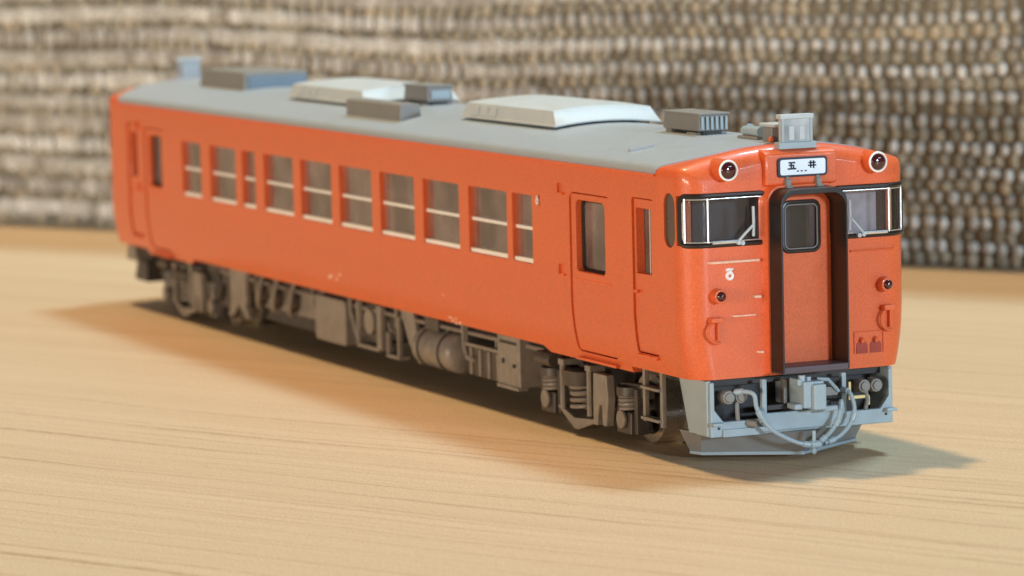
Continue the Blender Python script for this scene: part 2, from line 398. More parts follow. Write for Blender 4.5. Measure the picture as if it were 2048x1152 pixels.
# ------------------------------------------------------------------ the model railcar
car = bpy.data.objects.new('model_railcar', None); C.objects.link(car); car.location = (-6.9, 0, 0)
car['label'] = 'orange model diesel railcar with grey roof and rooftop units standing on a wooden tabletop'
car['category'] = 'model train'
LEN = 140.7
def roofz(y): return 24.1-0.0166*y*y
PROF = [(8.85, 6.2), (9.08, 6.9), (9.30, 7.9), (9.47, 8.9), (9.58, 9.9), (9.65, 11.2), (9.65, 21.5)]     # (half width, z) of the side wall
def halfw(z):
    for (a, za), (b, zb) in zip(PROF, PROF[1:]):
        if z <= zb: return a+(b-a)*max(0, z-za)/(zb-za)
    return 9.65
def section(x, hw, dtop, zb, t=0.0, base=None):
    """closed ring in the YZ plane at x; hw = half width here, dtop = drop of the crown, t = wall thickness taken off"""
    k = (hw-t)/9.65; half = []
    zlist = [zb if base is None else base]+[z for _, z in PROF if z > zb+0.15]
    for z in zlist: half.append((halfw(max(z, zb))*k, z))
    sh = [(9.64, 21.95), (9.61, 22.25), (9.50, 22.48), (9.28, 22.63), (8.9, 22.76), (8.0, roofz(8)), (7, roofz(7)), (6, roofz(6)), (4.5, roofz(4.5)), (3, roofz(3)), (1.5, roofz(1.5)), (0, roofz(0))]
    for y, z in sh: half.append((y*k, z-dtop-t))
    ring = half+[(-y, z) for y, z in half[:-1]][::-1]
    return [(x, y, z) for y, z in ring]
def skirt(x):
    f = -x if x > -LEN/2 else LEN+x
    lo, hi = (11.0, 27.6) if x > -LEN/2 else (LEN-129.5, LEN-114.4)
    if lo <= f <= hi-1.2: return 6.2
    if hi-1.2 < f < hi: return 6.2+0.5*(f-(hi-1.2))/1.2
    return 6.68
def endshape(f):          # f = distance from an end: half width and crown drop
    rc = 2.0; rt = 1.6
    hw = 9.65 if f >= rc else 9.65-rc+math.sqrt(max(0, rc*rc-(rc-f)**2))
    dt = 0 if f >= rt else (rt-math.sqrt(max(0, rt*rt-(rt-f)**2)))*0.95
    return hw, dt
fs = [0, 0.03, 0.08, 0.17, 0.30, 0.46, 0.65, 0.87, 1.1, 1.35, 1.65, 2.0, 3.0, 10.99, 11.0, 26.4, 27.6, 40]
rear = [0, 0.03, 0.08, 0.17, 0.30, 0.46, 0.65, 0.87, 1.1, 1.35, 1.65, 2.0, 3.0, LEN-129.5-0.01, LEN-129.5, LEN-115.6, LEN-114.4, 40]
rings = []
for f in fs: hw, dt = endshape(f); rings.append(section(-f, hw, dt, skirt(-f)))
for f in rear[::-1]: hw, dt = endshape(f); rings.append(section(-LEN+f, hw, dt, skirt(-LEN+f)))
# front ring counts match because zlist only depends on z > zb+0.15
n_ = min(len(r) for r in rings)
rings = [r for r in rings if len(r) == n_] if len({len(r) for r in rings}) > 1 else rings
shell = MB().loft(rings)
T = 0.8
inner = MB().loft([section(-T-0.02, 9.65-1.0, 0.2, 6.0, T, 5.0), section(-2.2, 9.65, 0, 6.0, T, 5.0), section(-LEN+2.2, 9.65, 0, 6.0, T, 5.0), section(-LEN+T, 8.65, 0.2, 6.0, T, 5.0)])
# side openings  (x0, x1, z0, z1)
WIN = [(-40.92-10.02*k, -40.92-10.02*k+8.0, 13.3, 18.95, 0.18) for k in range(6)]
WIN += [(-31.8, -27.8, 13.3, 18.95, 0.15), (-97.2, -93.5, 13.3, 18.95, 0.15), (-106.7, -99.1, 13.3, 18.95, 0.18), (-115.3, -109.5, 13.3, 18.95, 0.18)]
DOORS = [(-20.6, -12.9, 6.95, 19.75, 0.7), (-127.6, -120.6, 6.95, 19.75, 0.7)]
CREW = [(-9.15, -5.35, 8.0, 20.05, 0.3), (-133.3, -129.9, 8.0, 20.05, 0.3)]
OVAL = [(-3.55, -1.75, 16.6, 20.75, 0.88)]
cw = MB()
for x0, x1, z0, z1, r in WIN+DOORS+CREW+OVAL: cw.prism(rrect(x0, x1, z0, z1, r), 'y', -12, 12)
cf = MB()
WS = (-9.95, -2.72, 16.82, 20.62)        # windscreen opening in YZ (left of the photo); mirrored on the other side
for s in (-1, 1):
    a, b = sorted((s*-WS[0]*-1, s*-WS[1]*-1))
    poly = rrect(a, b, WS[2], WS[3], 0.55)
    cf.prism(poly, 'x', -1.55, 1.5); cf.prism(poly, 'x', -LEN-1.5, -LEN+1.55)
cd = MB().box(-1.5, 1, -2.0, 2.0, 7.4, 21.0).box(-LEN-1, -LEN+1.5, -2.0, 2.0, 7.4, 21.0)
body = solid('body_shell', shell, ORANGE, car, [inner, cw, cf, cd], bevel=0.0)
bv = body.modifiers.new('bevel', 'BEVEL'); bv.width = 0.012; bv.segments = 2; bv.limit_method = 'ANGLE'; bv.angle_limit = math.radians(50)

# roof skin (grey), laid 0.07 mm proud of the shell
def roof():
    ys = [9.64, 9.61, 9.50, 9.28, 8.9, 8.0, 7, 6, 4.5, 3, 1.5, 0]; ys = ys+[-y for y in ys[:-1]][::-1]
    def z_(y):
        a = abs(y)
        return {9.64: 22.06, 9.61: 22.27, 9.50: 22.50, 9.28: 22.65, 8.9: 22.78}.get(a, roofz(a)+0.0)
    def xf(y):
        a = abs(y)
        return -2.15 if a < 6.0 else -2.15-2.75*((a-6.0)/3.64)**1.6
    XS = [0, .25, .5, .75, 1]
    top = []; mb = MB()
    rows = []
    for t in (0, 0.02, 0.05, 0.3, 0.6, 0.95, 0.98, 1):
        rr = []
        for y in ys:
            a, b = xf(y), -LEN-xf(y); rr.append((a+(b-a)*t, y*1.006, z_(y)+0.07))
        rows.append(rr)
    n = len(ys); v = [p for r in rows for p in r]; v2 = [(p[0], p[1]*0.985, p[2]-0.25) for p in v]; m = len(v); f = []
    for j in range(len(rows)-1):
        for i in range(n-1):
            a = j*n+i; f.append((a, a+1, a+n+1, a+n)); f.append((m+a, m+a+n, m+a+n+1, m+a+1))
    def rim(a, b): f.append((a, b, m+b, m+a))
    for i in range(n-1): rim(i, i+1); rim((len(rows)-1)*n+i+1, (len(rows)-1)*n+i)
    for j in range(len(rows)-1): rim((j+1)*n, j*n); rim(j*n+n-1, (j+1)*n+n-1)
    mb.add(v+v2, f)
    r = part('roof', mb, ROOFG, car, angle=40)
    return r
roof_o = roof()
for s in (-1, 1):
    g = MB()
    g.prism([(s*9.60, 21.86), (s*9.84, 21.88), (s*9.84, 22.02), (s*9.60, 22.05)], 'x', -4.9, -LEN+4.9)
    part('rain_gutter', g, ORANGE, car, 0.05)

# ---- side windows
def window(x0, x1, s):
    yo = s*9.30
    w_ = MB()
    z0, z1 = 13.3, 18.95
    w_.box(x0+0.02, x1-0.02, min(yo, yo-s*0.0)-0.0, yo, z0, z1) if False else None
    a, b = sorted((yo+s*0.02, yo-s*0.32))
    fr = MB()       # mid rail of the sash
    fr.box(x0-0.1, x1+0.1, a, b, 16.02, 16.32)
    root = part('side_window', fr, CREAM, car, 0.05)
    sl = MB(); c, d = sorted((s*9.52, s*9.0))
    sl.box(x0+0.02, x1-0.02, c, d, z0+0.03, z0+0.40)
    part('sill', sl, CREAM, root, 0.06)
    p = MB(); e, f = sorted((s*9.15, s*9.02))
    p.box(x0-0.25, x1+0.25, e, f, z0-0.1, z1+0.1)
    part('pane', p, GLASS, root)
    return root
for s in (-1, 1):
    proto = None
    for i, (x0, x1, z0, z1, r) in enumerate(WIN):
        if i == 0: proto = window(x0, x1, s)
        elif i < 6: copy_tree(proto, None, (x0-WIN[0][0], 0, 0))
        else: window(x0, x1, s)

# ---- doors: panels that follow the side profile, set slightly back in their openings
def door_panel(name, x0, x1, z0, z1, s, hole, inset, rr, lab=None):
    zs = [z0]+[z for _, z in PROF if z0 < z < z1]+[z1]
    poly = [(s*(halfw(z)-inset), z) for z in zs]+[(s*(halfw(z)-inset-0.75), z) for z in zs[::-1]]
    mb = MB().prism(poly, 'x', x0, x1)
    h = MB().prism(rrect(*hole, rr), 'y', -12, 12)
    o = solid(name, mb, ORANGE, car, [h])
    b = o.modifiers.new('bevel', 'BEVEL'); b.width = 0.008; b.segments = 2; b.limit_method = 'ANGLE'; b.angle_limit = math.radians(50)
    return o
for s in (-1, 1):
    for (x0, x1, z0, z1, r), hole in zip(DOORS, ((-19.7, -14.3, 13.45, 19.15), (-126.4, -122.2, 13.6, 19.0))):
        d = door_panel('passenger_door', x0+0.10, x1-0.10, z0+0.06, z1-0.09, s, hole, 0.10, 0.55)
        e, f = sorted((s*8.78, s*8.66))
        part('pane', MB().box(hole[0]-0.2, hole[1]+0.2, e, f, hole[2]-0.2, hole[3]+0.2), GLASS, d)
        # black gasket ring just inside the opening
        pts = [(u, s*8.86, v) for u, v in rrect(hole[0]+0.06, hole[1]-0.06, hole[2]+0.06, hole[3]-0.06, 0.5)]
        part('gasket', MB().tube(pts, 0.16, 6, True), RUBBER, d)
        a, b = sorted((s*9.02, s*9.36))
        part('door_step', MB().box(x0+0.1, x1-0.3, a, b, 6.28, 6.50), ORANGE, car, 0.06)
        a, b = sorted((s*9.6, s*9.86))
        for zz in (12.9, 19.4):
            part('grab_handle', MB().box(x0-2.0, x0-0.9, a, b, zz, zz+0.16).box(x0-2.0, x0-1.84, a, b, zz, zz+0.9), ORANGE, car, 0.04)
        part('door_seam_strip', MB().box(x0+0.6, x1-0.4, *sorted((s*9.5, s*9.62)), 12.75, 12.9), ORANGE, d, 0.03)
    for (x0, x1, z0, z1, r), hole in zip(CREW, ((-8.75, -6.1, 14.2, 19.25), (-132.6, -130.4, 14.4, 19.1))):
        d = door_panel('crew_door', x0+0.11, x1-0.11, z0+0.07, z1-0.09, s, hole, 0.14, 0.15)
        e, f = sorted((s*8.74, s*8.62))
        part('pane', MB().box(hole[0]-0.2, hole[1]+0.2, e, f, hole[2]-0.2, hole[3]+0.2), GLASS, d)
        xm = (hole[0]+hole[1])/2-0.1
        part('window_post', MB().cyl((xm, s*8.85, hole[2]), (xm, s*8.85, hole[3]), 0.10, 8), SILVER, d)
        part('door_handle', MB().box(x0+0.35, x0+0.95, *sorted((s*9.5, s*9.82)), 12.7, 12.92), ORANGE, d, 0.05)
        part('door_step', MB().box(x0+0.1, x1-0.1, *sorted((s*9.30, s*9.56)), 7.72, 7.94), ORANGE, car, 0.05)
    x0, x1, z0, z1, r = OVAL[0]
    part('corner_window', MB().prism(rrect(x0-0.1, x1+0.1, z0-0.1, z1+0.1, 0.95), 'y', *sorted((s*9.50, s*9.2))), DARKG, car)

# ---- interior: seats, partitions, floor
part('interior_floor', MB().box(-LEN+2, -2, -8.4, 8.4, 7.2, 9.4), CABIN, car)
for xx in (-11.2, -23.0, -117.5, -128.8):
    part('interior_partition', MB().box(xx-0.4, xx+0.4, -8.4, -1.6, 9.4, 22.0).box(xx-0.4, xx+0.4, 1.6, 8.4, 9.4, 22.0).box(xx-0.4, xx+0.4, -1.6, 1.6, 20.4, 22.9), CABIN, car)
sb = MB().box(-1.0, 1.0, -8.3, -1.6, 11.4, 14.6).box(-0.45, 0.45, -8.3, -1.6, 14.6, 17.6)
sbp = None
for s in (0, 1):
    for k in range(9):
        X = -29-10.02*k
        mb = MB()
        y0, y1 = ((-8.3, -2.0), (2.0, 8.3))[s]
        mb.box(X-3.0, X+3.0, y0, y1, 9.4, 12.2).box(X-0.5, X+0.5, y0, y1, 12.2, 17.4)
        if sbp is None: sbp = part('seat', mb, CABIN, car, 0.15)
        else: copy_tree(sbp, None, (-10.02*k, 10.3*s, 0))
part('cab_desk', MB().box(-5.2, -1.6, -8.3, -2.4, 9.4, 15.6, (0.5, 0.2)), CABDARK, car, 0.1)
part('cab_desk', MB().box(-5.2, -1.6, 2.4, 8.3, 9.4, 15.6, (0.5, 0.2)), CABDARK, car, 0.1)
part('cab_partition', MB().box(-10.6, -10.3, -8.5, -1.0, 9.4, 22.3).box(-10.6, -10.3, 1.0, 8.5, 9.4, 15.0), CABDARK, car)
part('cab_partition', MB().box(-3.2, -2.9, -7.6, -2.2, 9.4, 21.8), CABDARK, car)
part('seen_through_light_panel', MB().box(-2.6, -2.4, 2.2, 8.0, 15.2, 21.8), mat('painted_cab_light', (0.70, 0.63, 0.62), 0.4, var=0.15, vscale=8), car)  # added panel; its pale colour stands in for light seen through the cab

# ---- windscreens: gasket, silver frame and wrapped pane on the corner curve
def plan(sv, off=0.0, end=0):
    """point on the plan curve at arc length sv from the front centre (sign = side)"""
    a = abs(sv); g = 1 if sv > 0 else -1; st = 7.65; r = 2.0
    if a <= st: x, y = off, a
    elif a <= st+math.pi/2*r:
        t = (a-st)/r; x, y = -r+(r+off)*math.cos(t), st+(r+off)*math.sin(t)
    else: x, y = -r-(a-st-math.pi/2*r), 9.65+off
    return (x, g*y) if not end else (-LEN-x, g*y)
def wrap(poly, off, end): return [(*plan(u, off, end), v) for u, v in poly]
def dense(poly, step=0.35):
    out = []
    for (a, b), (c, d) in zip(poly, poly[1:]+poly[:1]):
        n = max(1, int(math.hypot(c-a, d-b)/step))
        out += [(a+(c-a)*i/n, b+(d-b)*i/n) for i in range(n)]
    return out
for end in (0, 1):
    for g in (-1, 1):
        u0, u1 = sorted((g*2.80, g*9.95))
        ring = dense(rrect(u0, u1, 16.86, 20.58, 0.5))
        root = part('windscreen', MB().tube(wrap(ring, -0.02, end), 0.20, 8, True), RUBBER, car)
        ring2 = dense(rrect(u0+0.24, u1-0.24, 17.10, 20.34, 0.4))
        part('silver_frame', MB().tube(wrap(ring2, 0.03, end), 0.05, 8, True), SILVER, root)
        q = MB(); n = 26; vv = []
        for off in (-0.22, -0.12):
            for z in (16.7, 20.75):
                for i in range(n+1): vv.append((*plan(u0-0.1+(u1-u0+0.2)*i/n, off, end), z))
        N = n+1; ff = []
        for i in range(n): ff += [(i, i+1, N+i+1, N+i), (2*N+i, 3*N+i, 3*N+i+1, 2*N+i+1), (i, 2*N+i, 2*N+i+1, i+1), (N+i, N+i+1, 3*N+i+1, 3*N+i)]
        ff += [(0, N, 3*N, 2*N), (n, 2*N+n, 3*N+n, N+n)]
        part('pane', q.add(vv, ff), GLASSF, root)
        um = g*7.75
        x, y = plan(um, 0.03, end)
        part('post', MB().cyl((x, y, 17.05), (x, y, 20.4), 0.085, 10), SILVER, root)
        x, y = plan(g*9.55, 0.0, end)
        part('post', MB().cyl((x, y, 17.05), (x, y, 20.4), 0.10, 10), SILVER, root)
        e0 = 0 if not end else -LEN
        sg = 1 if not end else -1
        pts = [(e0+sg*0.16, g*a, 17.06) for a in (5.4, 6.2, 7.0, 7.5)]
        part('frame_strip', MB().tube(pts, 0.15, 8), SILVER, root)
        if not end:
            yb, ya, yp = g*4.12, g*4.15, g*5.45
            wp = MB().tube([(0.42, yb, 19.65), (0.46, yb, 18.5), (0.40, yb, 17.4)], 0.115, 8)
            wp.tube([(0.30, yp, 16.98), (0.42, ya+(yp-ya)*0.45, 17.72), (0.55, ya, 18.3)], 0.105, 8).cyl((0, yp+g*-0.1, 16.98), (0.45, yp-g*0.1, 16.98), 0.17, 12)
            wp.cyl((0, g*5.0, 16.92), (0.4, g*5.0, 16.92), 0.17, 12)
            part('wiper', wp, UNITG, root)

# ---- headlights, tail lamps (both ends)
for end in (0, 1):
    X = (lambda x: x) if not end else (lambda x: -LEN-x)
    D = (1, 0, 0) if not end else (-1, 0, 0)
    for g in (-1, 1):
        y = g*6.39; z = 22.48
        h = part('headlight', MB().cyl((X(-1.6), y, z), (X(0.85), y, z), 0.86, 28, 0.80), ORANGE, car, 0.06)
        part('bezel', MB().tube([(X(0.88), y+0.72*math.cos(a), z+0.72*math.sin(a)) for a in [i*math.pi/14 for i in range(28)]], 0.085, 8, True), CREAM, h)
        part('lens', MB().dome((X(0.80), y, z), D, 0.68, 0.36, 24, 6), LENS, h)
        y = g*7.15; z = 13.05
        if abs(y) > 7: pass
        t = part('tail_lamp', MB().cyl((X(-0.6), y, z), (X(0.85), y, z), 0.60, 24, 0.54), ORANGE, car, 0.08)
        part('lens', MB().dome((X(0.78), y, z), D, 0.40, 0.34, 20, 5), LENS, t)

# ---- front centre: raised panel with the destination sign
for end in (0, 1):
    X = (lambda x: x) if not end else (lambda x: -LEN-x)
    def bx(mb, x0, x1, *r, **k): a, b = sorted((X(x0), X(x1))); return mb.box(a, b, *r, **k)
    pn = MB()
    poly = [(-1.9, 23.80), (-0.1, 23.74), (0.42, 23.50), (0.52, 23.2), (0.52, 21.15), (0.2, 21.05), (-1.0, 21.05)]
    pn.prism([(X(a), b) for a, b in poly], 'y', -3.05, 3.05)
    panel = part('sign_housing', pn, ORANGE, car, 0.14)
    fr = MB().prism(rrect(-2.12, 2.12, 21.70, 23.18, 0.28), 'x', X(0.50), X(0.70))
    sgn = part('destination_sign', fr, INK, car, 0.03)
    part('sign_plate', MB().prism(rrect(-1.92, 1.92, 21.86, 23.02, 0.18), 'x', X(0.69), X(0.735)), SIGNW, sgn)
    if not end:
        tx = MB(); a0, a1 = 0.734, 0.765
        def stroke(y0, y1, z0, z1): tx.box(a0, a1, y0-0.02, y1+0.02, z0-0.02, z1+0.02)
        cy = -0.95; t = 0.07          # five
        stroke(cy-0.26, cy+0.26, 22.74, 22.82); stroke(cy-0.10, cy-0.02, 22.36, 22.74); stroke(cy-0.24, cy+0.17, 22.55, 22.62)
        stroke(cy+0.10, cy+0.18, 22.36, 22.55); stroke(cy-0.34, cy+0.34, 22.28, 22.36)
        cy = 0.78                      # well
        stroke(cy-0.28, cy+0.28, 22.68, 22.75); stroke(cy-0.33, cy+0.33, 22.48, 22.55); stroke(cy-0.16, cy-0.08, 22.34, 22.86); stroke(cy+0.08, cy+0.16, 22.30, 22.86)
        for yy in (-0.45, -0.12, 0.22): stroke(yy-0.06, yy+0.06, 22.10, 22.16)
        part('lettering', tx, INK, sgn)
    for g in (-1, 1):
        b = MB(); bx(b, 0.3, 0.95, g*1.30-0.20, g*1.30+0.20, 20.95, 21.55); bx(b, 0.4, 1.15, g*1.30-0.26, g*1.30+0.26, 20.82, 21.05)
        b.cyl((X(0.55), g*1.3, 21.55), (X(0.75), g*1.3, 21.68), 0.17, 10)
        part('hose_bracket', b, VENTG, car, 0.05)

# ---- gangway: rubber frame, recessed orange door
for end in (0, 1):
    X = (lambda x: x) if not end else (lambda x: -LEN-x)
    def arch(y, zt, zb, r, n=7):
        pts = [(-y, zb)]
        for i in range(n+1):
            a = math.radians(180-90*i/n); pts.append((-y+r+r*math.cos(a), zt-r+r*math.sin(a)))
        for i in range(n+1):
            a = math.radians(90-90*i/n); pts.append((y-r+r*math.cos(a), zt-r+r*math.sin(a)))
        return pts+[(y, zb)]
    secs = [(0.0, 3.06, 21.05, 2.20), (0.2, 2.98, 20.95, 2.35), (2.2, 2.86, 20.92, 2.45), (2.45, 2.83, 20.90, 2.5), (2.45, 2.70, 20.50, 2.5), (0.1, 2.60, 20.42, 2.3)]
    rows = []
    for x, yo, zt, yi in secs: rows.append([(X(x), a, b) for a, b in arch(yo, zt, 7.1, 1.15)])
    mb = MB(); n = len(rows[0]); v = [p for r in rows for p in r]; f = []
    for j in range(len(rows)):
        jj = (j+1) % len(rows)
        for i in range(n-1): f.append((j*n+i, j*n+i+1, jj*n+i+1, jj*n+i))
    f += [tuple(j*n for j in range(len(rows))), tuple(j*n+n-1 for j in range(len(rows)))[::-1]]
    mb.add(v, f)
    gw = part('gangway_frame', mb, RUBBER, car, 0.05)
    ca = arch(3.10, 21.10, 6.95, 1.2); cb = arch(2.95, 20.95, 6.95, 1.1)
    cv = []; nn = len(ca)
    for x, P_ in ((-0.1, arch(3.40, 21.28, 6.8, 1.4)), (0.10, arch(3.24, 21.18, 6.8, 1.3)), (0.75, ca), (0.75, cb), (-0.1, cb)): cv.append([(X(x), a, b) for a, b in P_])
    cm = MB(); f2 = []
    for j in range(5):
        jj = (j+1) % 5
        for i in range(nn-1): f2.append((j*nn+i, j*nn+i+1, jj*nn+i+1, jj*nn+i))
    f2 += [tuple(j*nn for j in range(5)), tuple(j*nn+nn-1 for j in range(5))[::-1]]
    part('reflection_collar', cm.add([p for r_ in cv for p in r_], f2), ORANGE, gw, 0.0, angle=60)  # added orange ring stands in for body colour reflected in the rubber
    st = MB(); a, b = sorted((X(0.0), X(2.42))); st.box(a, b, -2.84, 2.84, 6.98, 7.55)
    part('gangway_step', st, mat('dull_purple_grey_plastic', (0.09, 0.065, 0.075), 0.45), gw, 0.12)
    dm = MB(); a, b = sorted((X(-0.5), X(0.10))); dm.box(a, b, -2.3, 2.3, 7.3, 20.95)
    hole = MB().prism(rrect(-1.48, 1.62, 16.0, 19.75, 0.5), 'x', X(-3), X(3))
    gd = solid('gangway_door', dm, ORANGE, car, [hole])
    part('gasket', MB().tube([(X(0.10), u, v) for u, v in rrect(-1.46, 1.60, 16.02, 19.73, 0.5)], 0.17, 8, True), RUBBER, gd)
    part('silver_frame', MB().tube([(X(0.16), u, v) for u, v in rrect(-1.30, 1.44, 16.2, 19.55, 0.42)], 0.06, 8, True), VENTG, gd)
    part('pane', MB().prism(rrect(-1.5, 1.64, 15.98, 19.77, 0.4), 'x', X(-0.12), X(-0.02)), GLASSF, gd)
    part('door_post', MB().cyl((X(0.3), -1.76, 7.6), (X(0.3), -1.76, 20.6), 0.10, 8), RUBBER, gd)
    part('cab_back_panel', MB().box(*sorted((X(-3.4), X(-3.2))), -2.3, 2.3, 9.4, 21.5), CABDARK, car)

# ---- small fittings on the front face
def fbar(y0, y1, z, r=0.09, x=0.10, m=ORANGE, name='step_bar'):
    part(name, MB().tube([(-0.1, y0, z), (x+r, y0+0.05, z), (x+r, y1-0.05, z), (-0.1, y1, z)], r, 8), m, car)
fbar(-7.75, -3.55, 15.55, 0.11, m=CHIP_HILITE); fbar(4.3, 8.1, 15.72, 0.06)  # pale left bars: the highlight along them is put into the colour
fbar(-4.05, -3.45, 12.78, 0.12, m=CHIP_HILITE); fbar(-3.75, -3.3, 8.56, 0.10, m=CHIP_HILITE); fbar(-5.9, -3.9, 11.42, 0.07, m=CHIP_HILITE)
part('front_number', MB().tube([(0.03, -6.32, 14.92), (0.03, -6.05, 14.97), (0.03, -5.75, 15.02), (0.03, -5.98, 14.78), (0.03, -6.2, 14.66)], 0.12, 6)
     .tube([(0.03, -6.0+0.24*math.cos(a), 14.48+0.24*math.sin(a)) for a in [i*math.pi/8 for i in range(16)]], 0.13, 6, True), WHITEP, car)
for g in (-1, 1):
    y = g*7.35 if g < 0 else 7.45
    hk = part('lamp_bracket', MB().box(-0.1, 0.75, y-0.55, y+0.45, 11.05, 11.45), ORANGE, car, 0.08)
    part('hook', MB().tube([(0.15, y-0.50+0.0, 11.1)]+[(0.42, y+0.12+0.85*math.cos(a), 10.35+0.85*math.sin(a)) for a in [math.radians(130+i*14) for i in range(11)]]+[(0.1, y+0.35, 9.5)], 0.11, 8), ORANGE, hk)
    part('hook_rib', MB().box(0, 0.35, y+0.1, y+0.24, 9.7, 11.1), ORANGE, hk, 0.04)
js = part('jumper_socket_plate', MB().box(-0.1, 0.10, 4.55, 4.7, 7.8, 9.5).box(-0.1, 0.10, 7.08, 7.2, 7.8, 9.5).box(-0.1, 0.10, 4.7, 7.08, 9.42, 9.5), ORANGE, car, 0.04)
for y in (5.25, 6.45):
    part('jumper_socket', MB().prism([(y-0.5, 7.8), (y+0.5, 7.8), (y+0.5, 8.3)]+[(y+0.5*math.cos(math.radians(a)), 8.3+0.5*math.sin(math.radians(a))) for a in range(20, 180, 20)]+[(y-0.5, 8.3)], 'x', -0.05, 0.06), REDSH, js, 0.02)  # flat dark red shapes in place of the socket recesses
    part('socket_cap', MB().cyl((0, y-0.05, 8.85), (0.32, y-0.05, 8.75), 0.24, 14, 0.16), ORANGE, js, 0.04)

# ---- small marks and worn spots on the near side
em = part('side_emblem', MB().tube([(-26.7+0.22*math.cos(a), -9.66, 18.55+0.22*math.sin(a)) for a in [i*math.pi/8 for i in range(16)]], 0.07, 6, True)
     .tube([(-26.85, -9.66, 18.85), (-26.6, -9.66, 19.0)], 0.06, 6), WHITEP, car)
part('emblem_edge', MB().box(-26.42, -26.30, -9.68, -9.62, 18.2, 19.1), INK, em)  # dark edge of the emblem print
random.seed(3)
for cx, cz, sc, n in ((-73.4, 8.5, 1.0, 7), (-45.8, 7.0, 0.8, 6), (-47.0, 9.0, 0.35, 2)):
    for k in range(n):
        mb = MB(); x = cx+random.uniform(-1.6, 1.6)*sc; z = cz+random.uniform(-0.32, 0.32)*sc; r = random.uniform(0.12, 0.42)*sc
        y = -halfw(z)
        p = [(x+r*random.uniform(0.7, 1.5)*math.cos(a), z+r*0.5*random.uniform(0.5, 1.2)*math.sin(a)) for a in [i*math.pi/4 for i in range(8)]]
        mb.prism(p, 'y', y-0.035, y+0.1)
        part('paint_chip', mb, CHIP_HILITE, car)

# ---- roof equipment
def cooling_unit(xf, xb):
    def ring(w_, x0, x1, zc, crown, n=8):
        pts = []
        for i in range(n+1): y = -w_+2*w_*i/n; pts.append((x1, y, zc+crown*(1-(y/w_)**2)))
        for i in range(n+1): y = w_-2*w_*i/n; pts.append((x0, y, zc+crown*(1-(y/w_)**2)))
        return pts
    mb = MB().loft([ring(4.95, xb, xf, 23.98, 0.36), ring(4.95, xb, xf, 24.13, 0.36), ring(4.82, xb+0.12, xf-0.15, 24.17, 0.36), ring(4.52, xb+0.6, xf-1.3, 25.30, 0.30), ring(3.3, xb+3.2, xf-4.2, 25.58, 0.24)])
    u = part('cooling_unit', mb, UNITG, car, 0.06, 'pale grey rooftop cooling unit')
    part('unit_base', MB().box(xb+0.6, xf-0.9, -4.2, 4.2, 23.4, 24.0), BLACKP, u)
    lou = None
    for k in range(3):
        x = xb+2.2+k*1.9
        m = MB().add([(x, -4.87, 24.35), (x+1.5, -4.87, 24.35), (x+1.5, -4.68, 25.1), (x, -4.68, 25.1), (x, -4.7, 24.25), (x+1.5, -4.7, 24.25), (x+1.5, -4.4, 25.0), (x, -4.4, 25.0)],
                     [(0, 1, 2, 3), (7, 6, 5, 4), (0, 4, 5, 1), (1, 5, 6, 2), (2, 6, 7, 3), (3, 7, 4, 0)])
        part('side_grille', m, UNITG, u, 0.03)
    return u
cooling_unit(-33.2, -53.2); cooling_unit(-76.3, -96.4)
def ventilator(xf, xb, w_, z0, z1, slats=True, m=VENTG, y=0.0, name='ventilator'):
    v = part(name, MB().box(xb, xf, y-w_, y+w_, z0, z1, (0.12, 0.10)), m, car, 0.1)
    part('vent_foot', MB().box(xb+0.3, xb+1.3, y-w_+0.1, y+w_-0.1, z0-0.5, z0), VENTG, v, 0.05); part('vent_foot', MB().box(xf-1.9, xf-0.7, y-w_-0.2, y+w_+0.2, z0-0.55, z0-0.12), VENTG, v, 0.05)
    part('vent_base', MB().box(xb+0.2, xf-0.3, y-w_+0.5, y+w_-0.5, z0-0.5, z0), BLACKP, v, 0.05)
    part('vent_lid', MB().box(xb-0.05, xf+0.1, y-w_-0.08, y+w_+0.08, z1-0.02, z1+0.14), m, v, 0.05)
    if slats:
        sp = None
        for k in range(6):
            yy = y-w_+0.25+k*(2*w_-0.5)/5
            if sp is None: sp = part('slat', MB().box(xf-0.02, xf+0.16, yy-0.10, yy+0.10, z0+0.1, z1-0.15), BLUEG, v, 0.03)
            else: copy_tree(sp, None, (0, k*(2*w_-0.5)/5, 0))
    return v
ventilator(-13.9, -20.4, 1.30, 24.42, 25.72)
ventilator(-69.4, -75.2, 1.30, 24.42, 25.82, False)
part('louvre', MB().box(-69.35, -69.2, -0.95, 0.95, 24.7, 25.5), BLUEG, car, 0.05)
part('roof_box', MB().prism([(-7.25, 22.95), (-5.15, 23.35), (-5.25, 24.72), (-5.45, 24.84), (-7.05, 24.84), (-7.25, 24.70)], 'x', -74.8, -61.6), VENTG, car, 0.1)
rad = part('radiator_housing', MB().box(-126.3, -112.6, -3.75, 3.75, 23.35, 25.75, (0.25, 0.3)), VENTG, car, 0.15)
part('grille', MB().box(-112.75, -112.5, -3.1, 3.1, 23.9, 25.35), mat('grey_plastic_lit_blue', (0.16, 0.22, 0.28), 0.5), rad, 0.05)  # blue cast of the front light is put into this colour
part('roof_flange', MB().box(-127.5, -111.9, -4.2, 4.2, 23.2, 23.55), ROOFG, rad, 0.05)
